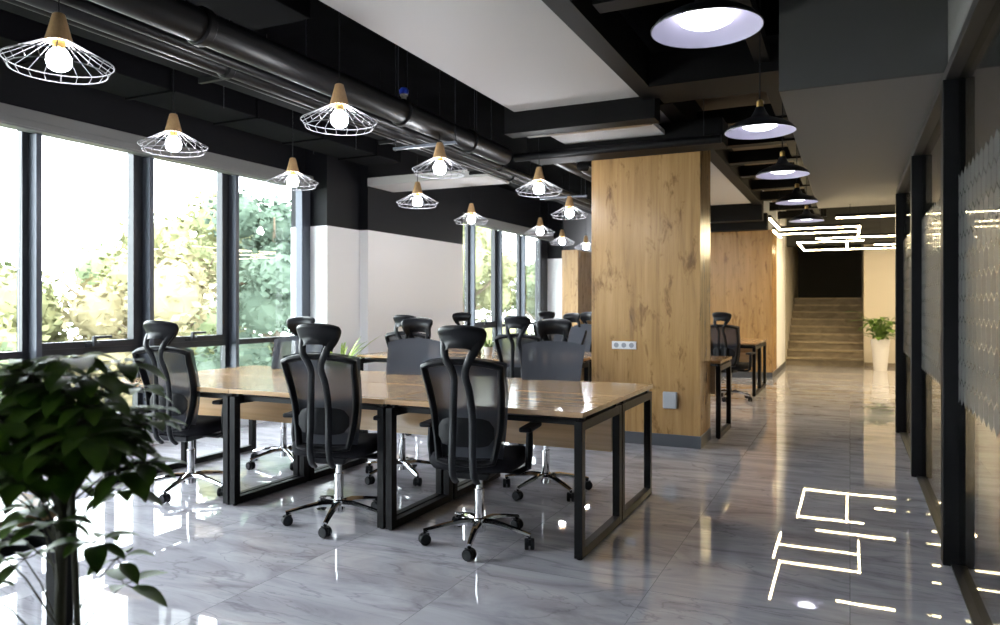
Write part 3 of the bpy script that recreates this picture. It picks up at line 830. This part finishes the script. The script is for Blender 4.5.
# white plaster access panel seen between the ducts
ap = MB().box(-0.13, 0.13, -0.28, 0.28, 0, 0.02).build('access_panel', M['panel'], loc=(-4.32, 4.42, 3.2))
tag(ap, 'small white panel showing between the pipes above the near windows', 'ceiling panel')
for s in (-1, 1): MB().lathe([(0.004, 0.02), (0.004, 0.35)], 6, (0, s * 0.2, 0)).build('hanger_rod', M['galv'], ap)

# ------------------------------------------------------------------ plants
def leaf(mb, base, direction, length, width, up=Vector((0, 0, 1)), droop=0.5, n=8, fold=0.25):
    d = Vector(direction).normalized()
    side = d.cross(up)
    if side.length < 1e-3: side = Vector((1, 0, 0))
    side.normalize(); nrm = side.cross(d).normalized()
    prev = None
    for i in range(n + 1):
        t = i / n
        w = width * 0.5 * (math.sin(PI * min(t * 0.96 + 0.04, 1) ** 0.85)) ** 0.8 * (1 if t < 0.999 else 0)
        c = base + d * (length * (t - 0.12 * droop * t * t)) - Vector((0, 0, 1)) * (droop * length * 0.55 * t * t)
        row = [mb.bm.verts.new(c - side * w + nrm * w * fold), mb.bm.verts.new(c), mb.bm.verts.new(c + side * w + nrm * w * fold)]
        if prev:
            mb.bm.faces.new((prev[0], prev[1], row[1], row[0])); mb.bm.faces.new((prev[1], prev[2], row[2], row[1]))
        prev = row
def rnd(a, b): return random.uniform(a, b)

# big foreground umbrella plant
fp = empty('potted_tree', (-1.575, 1.045, 0)); tag(fp, 'big dark leafy potted tree in the left foreground', 'plant')
MB().lathe([(0.12, 0.0), (0.15, 0.02), (0.17, 0.33), (0.18, 0.345), (0.165, 0.345), (0.16, 0.31)], 28).build('pot', M['dpot'], fp, smooth=40)
MB().lathe([(0.155, 0.305), (0.10, 0.318), (0.01, 0.32)], 20).build('soil', M['soil'], fp, smooth=60)
tr = MB(); lf = MB(); stm = MB()
trunk = [Vector((0, 0, 0.3)), Vector((-0.015, 0.01, 0.55)), Vector((0.01, 0.0, 0.80)), Vector((0.0, 0.01, 1.02))]
tr.tube(trunk, [0.014, 0.012, 0.011, 0.008], 8)
tr.tube([Vector((0.02, 0.015, 0.3)), Vector((0.035, 0.02, 0.6)), Vector((0.03, 0.01, 0.95))], [0.009, 0.008, 0.006], 8)
tips = []
for k in range(96):
    a = rnd(0, 2 * PI); el = rnd(-0.9, 1.25)
    r = rnd(0.06, 0.18)
    p = Vector((0.015 + math.cos(a) * math.cos(el) * r * 1.15, math.sin(a) * math.cos(el) * r, 1.070 + math.sin(el) * r * 0.95))
    tips.append((p, a))
for (x, y, z) in ((0.12, 0.05, 0.78), (0.14, -0.02, 0.84), (-0.12, 0.0, 0.76), (-0.16, 0.05, 0.86), (-0.06, -0.10, 0.82), (0.08, 0.10, 0.70), (-0.18, -0.08, 0.72), (0.05, -0.05, 0.88), (-0.10, 0.10, 0.90), (0.10, 0.08, 0.92), (-0.22, 0.0, 0.80)):
    tips.append((Vector((x, y, z)), math.atan2(y, x)))
for p, a in tips:
    z0 = max(0.55, p.z - rnd(0.05, 0.22))
    b0 = Vector((0.0, 0.005, min(z0, 1.0)))
    mid = b0.lerp(p, 0.55) + Vector((0, 0, 0.02))
    stm.tube([b0, mid, p], [0.0025, 0.0020, 0.0015], 5)
    nl = random.choice((5, 6, 6, 7))
    if p.z < 0.8: nl = 4
    out = Vector((math.cos(a), math.sin(a), 0.15))
    for i in range(nl):
        b = a + (i - (nl - 1) / 2) * 2 * PI / (nl + 0.6)
        d = Vector((math.cos(b), math.sin(b), rnd(-0.35, 0.25))) + out * 0.25
        L_ = rnd(0.062, 0.095)
        pet = p + d.normalized() * 0.022
        stm.tube([p, pet], [0.0016, 0.0013], 4)
        leaf(lf, pet, d, L_, L_ * rnd(0.50, 0.62), droop=rnd(0.2, 0.9))
tr.build('trunk', M['stem'], fp, smooth=60)
stm.build('branches', M['stem'], fp, smooth=60)
lo = lf.build('leaves', M['leafd'], fp, smooth=50)

def strap_plant(name, loc, pot_prof, z_top, nl, lmin, lmax, wid, mleaf, label, spread=0.75, potmat='pot'):
    p = empty(name, loc); tag(p, label, 'plant')
    MB().lathe(pot_prof, 28).build('pot', M[potmat], p, smooth=40)
    rr = pot_prof[-1][0]
    MB().lathe([(rr * 0.98, z_top - 0.02), (rr * 0.5, z_top - 0.012), (0.005, z_top - 0.010)], 20).build('soil', M['soil'], p, smooth=60)
    b = MB()
    for k in range(nl):
        a = 2 * PI * k / nl + rnd(-0.3, 0.3)
        el = rnd(0.35, 1.35)
        d = Vector((math.cos(a) * math.cos(el), math.sin(a) * math.cos(el), math.sin(el) + 0.2)).normalized()
        leaf(b, Vector((math.cos(a) * rr * 0.3, math.sin(a) * rr * 0.3, z_top - 0.015)), d, rnd(lmin, lmax), wid * rnd(0.8, 1.2), droop=rnd(0.3, spread), n=10, fold=0.35)
    b.build('leaves', M[mleaf], p, smooth=60)
    return p
strap_plant('spider_plant', (-5.02, 6.50, 0), [(0.10, 0), (0.11, 0.01), (0.14, 0.62), (0.145, 0.65), (0.13, 0.65), (0.125, 0.60)], 0.64, 26, 0.45, 0.78, 0.026, 'leafy',
            'spiky green plant in tall planter before the white wall behind the desks')
strap_plant('spider_plant', (-3.62, 7.30, 0.775), [(0.035, 0), (0.04, 0.005), (0.05, 0.085), (0.052, 0.09), (0.045, 0.09), (0.044, 0.075)], 0.085, 24, 0.14, 0.26, 0.016, 'leafg',
            'small green plant in white pot on the second cluster of desks')
strap_plant('spider_plant', (-3.05, 1.15, 0.775), [(0.05, 0), (0.055, 0.005), (0.07, 0.10), (0.072, 0.105), (0.062, 0.105), (0.06, 0.09)], 0.10, 26, 0.16, 0.30, 0.014, 'leafd',
            'spiky dark plant on the corner desk at the left edge', potmat='dpot')
# broad leaved plant in the tall white pot by the stairs
pl = empty('potted_plant', (0.55, 16.6, 0)); tag(pl, 'broad leaved green plant in tall white pot right of the staircase', 'plant')
MB().lathe([(0.115, 0), (0.12, 0.01), (0.175, 0.61), (0.18, 0.63), (0.16, 0.63), (0.155, 0.58)], 32).build('pot', M['pot'], pl, smooth=40)
MB().lathe([(0.154, 0.57), (0.08, 0.585), (0.01, 0.59)], 20).build('soil', M['soil'], pl, smooth=60)
b = MB(); s_ = MB()
for k in range(90):
    a = rnd(0, 2 * PI); r = rnd(0.03, 0.26); z = 0.62 + rnd(0.04, 0.42)
    p = Vector((math.cos(a) * r, math.sin(a) * r, z))
    s_.tube([Vector((math.cos(a) * 0.05, math.sin(a) * 0.05, 0.62)), p * 0.5 + Vector((0, 0, 0.36)), p], [0.006, 0.005, 0.004], 5)
    leaf(b, p, (math.cos(a), math.sin(a), rnd(-0.2, 0.9)), rnd(0.15, 0.25), rnd(0.08, 0.12), droop=rnd(0.3, 1.0))
for q in ((-0.42, -0.1, 1.18), (-0.30, -0.1, 1.00)):
    p = Vector(q); s_.tube([Vector((-0.03, 0, 0.62)), Vector((-0.14, -0.03, 0.98)), p], [0.006, 0.005, 0.004], 5)
    leaf(b, p, (-1, -0.1, 0.1), 0.30, 0.12, droop=0.3)
s_.build('stems', M['leafg'], pl, smooth=60); b.build('leaves', M['leafg'], pl, smooth=60)

# dark desk phone / monitor back beside the small pot
ph = empty('desk_organizer', (-3.82, 7.36, 0.775)); tag(ph, 'dark upright organizer on second desk cluster beside the small white pot', 'organizer')
MB().box(-0.06, 0.06, -0.05, 0.05, 0, 0.012).build('base', M['plastic'], ph, bevel=0.003)
MB().box(-0.055, 0.055, 0.02, 0.045, 0.012, 0.16).box(-0.055, -0.048, -0.045, 0.02, 0.012, 0.10).box(0.048, 0.055, -0.045, 0.02, 0.012, 0.10).box(-0.048, 0.048, -0.045, -0.038, 0.012, 0.08).build('holder', M['plastic'], ph, bevel=0.002)

# ------------------------------------------------------------------ outside: ground and trees
g = MB().box(-140, -6.9, -60, 130, -6.3, -6.0).build('ground', M['ground']); g['kind'] = 'structure'
leaf_cols = [((0.12, 0.13, 0.065), (0.20, 0.195, 0.10)), ((0.055, 0.08, 0.06), (0.10, 0.135, 0.10)), ((0.08, 0.105, 0.06), (0.145, 0.17, 0.09)), ((0.14, 0.12, 0.07), (0.20, 0.175, 0.10))]
leaf_mats = [noisy_mat('tree_leaf_%s' % n, a, b_, 0.8, 0.8, 0.1) for n, (a, b_) in zip(('yellow', 'blue_green', 'green', 'ochre'), leaf_cols)]
def tree(x, y, top, rad, mi, label, nleaf=7000):
    t = empty('tree', (x, y, -6.0)); tag(t, label, 'tree', 'trees outside the windows')
    h = top + 6.0
    k = MB().tube([(0, 0, 0), (0.1, 0.05, h * 0.3), (0, 0.1, h * 0.6), (0.05, 0, h * 0.85)], [0.22, 0.17, 0.12, 0.04], 8)
    for i in range(7):
        a = i * 0.9 + x; z = h * (0.35 + 0.07 * i)
        k.tube([(0, 0, z), (math.cos(a) * rad * 0.4, math.sin(a) * rad * 0.4, z + 0.6), (math.cos(a) * rad * 0.75, math.sin(a) * rad * 0.75, z + 1.3)], [0.07, 0.05, 0.02], 6)
    k.build('trunk', M['bark'], t, smooth=60)
    b = MB(); blobs = []
    for i in range(26):
        a = rnd(0, 2 * PI); zz = rnd(0.18, 1.0); r = rad * math.sqrt(max(0.05, 1 - ((zz - 0.45) / 0.6) ** 2)) * rnd(0.3, 0.85)
        blobs.append((Vector((math.cos(a) * r, math.sin(a) * r, h * zz - 0.5 * (zz > 0.9))), rad * rnd(0.25, 0.42)))
    for c, br_ in blobs:                      # dense heart of each bough
        bmesh.ops.create_icosphere(b.bm, subdivisions=2, radius=br_ * 0.72, matrix=Matrix.Translation(c))
    for i in range(nleaf):
        c, br_ = random.choice(blobs)
        v = Vector((random.gauss(0, 1), random.gauss(0, 1), random.gauss(0, 1))).normalized() * br_ * rnd(0.6, 1.05)
        p = c + v
        d1 = Vector((rnd(-1, 1), rnd(-1, 1), rnd(-0.6, 0.6))).normalized(); d2 = d1.cross(Vector((rnd(-1, 1), rnd(-1, 1), rnd(-1, 1)))).normalized()
        s = rnd(0.06, 0.13)
        b.bm.faces.new([b.bm.verts.new(p + d1 * s), b.bm.verts.new(p + d2 * s * 0.6), b.bm.verts.new(p - d1 * s), b.bm.verts.new(p - d2 * s * 0.6)])
    # skip the merge pass, the leaves are loose blades
    me = bpy.data.meshes.new('foliage'); b.bm.to_mesh(me); b.bm.free(); me.materials.append(leaf_mats[mi])
    o = bpy.data.objects.new('foliage', me); C.objects.link(o); o.parent = t
trees = [
    (-14.5, 5.0, 1.3, 2.4, 1, 'bluish green tree low behind the leftmost window'),
    (-15.5, 8.6, 1.9, 2.6, 0, 'yellow leaved tree low behind the second window from the left'),
    (-19.0, 11.0, 2.2, 2.6, 2, 'pale green tree farther behind the second window'),
    (-13.5, 10.8, 2.5, 2.2, 3, 'ochre tinted tree behind the third window'),
    (-17.5, 15.5, 4.4, 3.0, 0, 'tall yellow green tree behind the third window'),
    (-12.5, 13.6, 4.3, 2.2, 1, 'tallest bluish tree behind the last near window'),
    (-14.5, 18.5, 5.2, 2.8, 2, 'tall green tree behind the white pier side'),
    (-12.0, 22.5, 3.6, 2.6, 0, 'yellow green tree behind the first far window'),
    (-15.5, 29.0, 5.0, 3.2, 0, 'pale yellow tree behind the middle far windows'),
    (-12.0, 31.0, 3.6, 2.8, 2, 'green tree behind the last far window'),
    (-12.5, 6.9, 0.9, 1.7, 2, 'low bushy tree right behind the second window'),
    (-17.0, 6.4, 1.5, 2.2, 0, 'pale tree low between the first and second windows'),
    (-24.0, 3.0, 1.6, 3.0, 2, 'distant green tree beyond the left edge of windows'),
    (-24.5, 20.0, 3.6, 3.5, 2, 'distant tree crown between the two tall window trees'),
]
for tspec in trees: tree(*tspec)

# ------------------------------------------------------------------ light
w = bpy.data.worlds.new('sky'); bpy.context.scene.world = w; w.use_nodes = True
bg = w.node_tree.nodes['Background']
bg.inputs['Color'].default_value = (0.92, 0.945, 1.0, 1); bg.inputs['Strength'].default_value = 9.0
sun = bpy.data.lights.new('sun', 'SUN'); sun.energy = 3.0; sun.angle = R(3); sun.color = (1.0, 0.93, 0.78)
so_ = bpy.data.objects.new('sun', sun); C.objects.link(so_)
so_.rotation_euler = Vector((-0.75, 0.35, -1.0)).to_track_quat('-Z', 'Y').to_euler()

# ------------------------------------------------------------------ camera
cam = bpy.data.cameras.new('camera'); co = bpy.data.objects.new('camera', cam); C.objects.link(co)
cam.sensor_width = 36; cam.lens = 735 / 1000 * 36
co.location = (0, 0, 1.34); co.rotation_euler = (R(90), 0, R(25.463))
cam.shift_y = -(312.5 - 304) / 1000
cam.dof.use_dof = True; cam.dof.focus_distance = 4.3; cam.dof.aperture_fstop = 2.8
cam.clip_end = 500
bpy.context.scene.camera = co
sc = bpy.context.scene
sc.view_settings.view_transform = 'Standard'; sc.view_settings.look = 'None'
sc.view_settings.gamma = 1; sc.view_settings.exposure = 1.12; sc.view_settings.use_curve_mapping = False
sc.cycles.use_denoising = True
sc.cycles.max_bounces = 10; sc.cycles.diffuse_bounces = 5; sc.cycles.glossy_bounces = 5
sc.cycles.transparent_max_bounces = 24; sc.cycles.sample_clamp_indirect = 6
